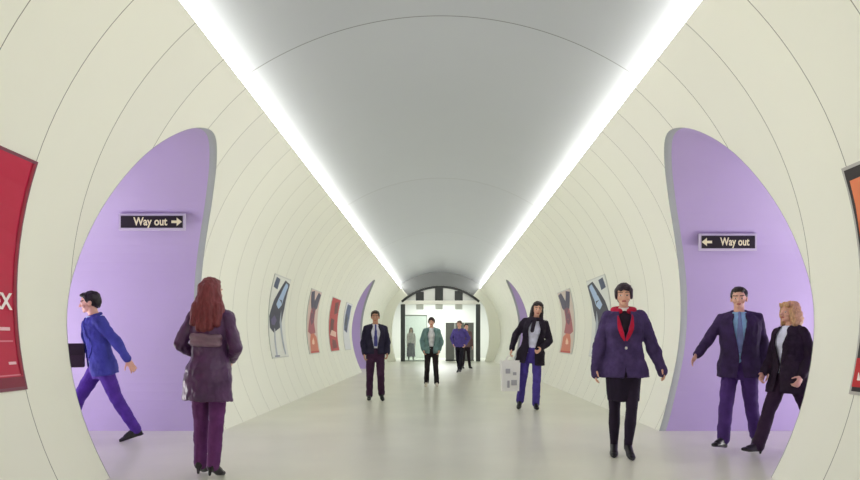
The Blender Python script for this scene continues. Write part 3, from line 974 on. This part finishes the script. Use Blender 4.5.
# 9 woman of the couple, fair hair
f = Fig('i', (3.53, 6.6), -68, 1.60, dict(lean=-3, hy=-10, hp=2, la=(-26, 2), ll=(10, 2), lf=34, ra=(27, 0), rl=(4, 0), rf=-12,
        L=dict(u=(-14, 10), f=(34, 2)), R=dict(u=(2, 12), f=(40, -8)), curl=40),
        'person with wavy fair hair in black trouser suit walking beside suited companion', .006, True, hairc=(206, 164, 120))
f.body().shoes(M_shoe, .03).trousers(cloth('black_suit_trousers', (50, 30, 54)), .98, .07)
f.shirt(cloth('white_blouse', (214, 216, 236))).jacket(cloth('black_suit_jacket', (40, 26, 44)), hem=.74, infl=.042, flare=.05, vz=1.06, vw=.085, open_w=.01, slv=1.12)
f.hair('bob').done()

# 10 far left, pale top and long skirt
f = Fig('j', (-1.66, 36.6), 10, 1.86, dict(), 'person in pale top and long dark skirt behind far glass screen', .013, True, hairc=(150, 110, 104))
f.body().shoes(M_shoe).tights(cloth('black_tights', (34, 22, 44))).skirt(cloth('long_plum_skirt', (88, 66, 104)), .22, .23, .2)
f.shirt(cloth('pale_pink_top', (222, 200, 204)), infl=.025, sleeves=True).hair('bob').done()

# 11 partly hidden behind the person in the purple jacket
f = Fig('k', (1.06, 27.0), 20, 1.84, dict(la=(6, 0), ra=(-4, 0)), 'person in brown jacket half hidden behind the one in purple jacket', .012, hairc=(36, 26, 28))
f.body().shoes(M_shoe).trousers(cloth('black_trousers', (40, 32, 38)), .95)
f.shirt(cloth('grey_top', (96, 92, 120))).jacket(cloth('brown_jacket', (110, 88, 84)), hem=.84, vz=1.3, vw=.05)
f.hair('short').done()

# things carried -----------------------------------------------------------
def hand_point(fig, nm, along=.085):
    sh, el, wr, fd, sx = fig.arm[nm]
    return fig.world(wr + fd * along)
def shopping_bag(p, label):
    w, d, h = .31, .12, .52
    o = empty('shopping_bag', (p.x, p.y, p.z - .60)); o.rotation_euler = (0, 0, R_(12))
    tag(o, label, 'bag')
    V, F = box_vf(-w / 2, w / 2, -d / 2, d / 2, 0, h)
    V = [(x * (1.06 if z > 0 else .94), y * (1.0 if z > 0 else .8), z) for x, y, z in V]
    b = link('bag_body', V, [f for i, f in enumerate(F) if i != 1], M_bag, o)
    md = b.modifiers.new('s', 'SOLIDIFY'); md.thickness = .004
    for s in (-1, 1):
        V, F = [], []
        for i in range(10):
            a0, a1 = PI * i / 10, PI * (i + 1) / 10
            capsule(V, F, Vector((.07 * math.cos(a0), s * d * .4 * (1 - math.sin(a0) * .9), h - .02 + .10 * math.sin(a0))),
                    Vector((.07 * math.cos(a1), s * d * .4 * (1 - math.sin(a1) * .9), h - .02 + .10 * math.sin(a1))), .006, .006, n=6)
        link('handle', V, F, M_bag, o, smooth=True)
    for (x0, z0, x1, z1) in ((-.10, .30, -.02, .38), (.0, .1, .1, .19), (-.07, .06, -.03, .18), (.03, .27, .09, .32)):
        V, F = box_vf(x0, x1, -d / 2 - .008, -d / 2 - .0045, z0, z1)
        link('print', V, F, mat('bag_print', (176, 176, 184), .6), o)
M_bag = mat('white_bag_paper', (240, 240, 238), .6)
shopping_bag(hand_point(f6, 'R', .115), 'white shopping bag with grey print hanging from a hand')

p = hand_point(f2, 'R', .05)
o = empty('briefcase', (p.x + .10, p.y - .05, p.z - .02), R_(-72 + 90))
tag(o, 'dark brown document case carried by the person in blue jacket', 'bag')
M_case = mat('dark_case', (52, 34, 48), .45, var=.2, scale=10)
boxes('case_body', [(-.16, .16, -.03, .03, -.12, .16)], M_case, o, .015)
boxes('flap', [(-.155, .155, -.035, -.03, .02, .16)], mat('case_flap', (44, 28, 40), .4), o, .002)

# ------------------------------------------------------------------ lamps and added fill
def area(name, loc, rot, sx, sy, power, col=(1, 1, 1)):
    l = bpy.data.lights.new(name, 'AREA'); l.shape = 'RECTANGLE'; l.size = sx; l.size_y = sy; l.energy = power; l.color = col
    o = bpy.data.objects.new(name, l); COL.objects.link(o); o.location = loc; o.rotation_euler = rot
    return o
for s in (-1, 1):
    for dy in PASS_DY:
        area('passage_fill', (s * 6.7, 7.15 + dy, .5), (0, R_(s * 132), 0), 1.2, 2.2, 105 if dy == 0 else 55, (1, .98, .96))  # unseen uplights added low in the passages to brighten the ceiling
area('hall_lamp', (0, Y1 + 5.2, 4.3), (R_(-20), 0, 0), 2.6, 1.6, 260, (.97, 1, .98))

w = bpy.data.worlds.new('world'); SC.world = w; w.use_nodes = True
w.node_tree.nodes['Background'].inputs[0].default_value = (1, 1, 1, 1)
w.node_tree.nodes['Background'].inputs[1].default_value = .3

# ------------------------------------------------------------------ camera and view
cam = bpy.data.cameras.new('camera'); co = bpy.data.objects.new('camera', cam); COL.objects.link(co)
co.location = (0, 0, 1.2); co.rotation_euler = (R_(90), 0, 0)
cam.sensor_width = 36; cam.lens = 650 / 860 * 36
cam.shift_x = -10.5 / 860; cam.shift_y = 99.5 / 860
cam.clip_start = .05; cam.clip_end = 200
SC.camera = co
vs = SC.view_settings
vs.view_transform = 'Standard'; vs.look = 'None'; vs.exposure = 0.04; vs.gamma = 1.0; vs.use_curve_mapping = False
SC.cycles.max_bounces = 12; SC.cycles.diffuse_bounces = 8; SC.cycles.glossy_bounces = 6
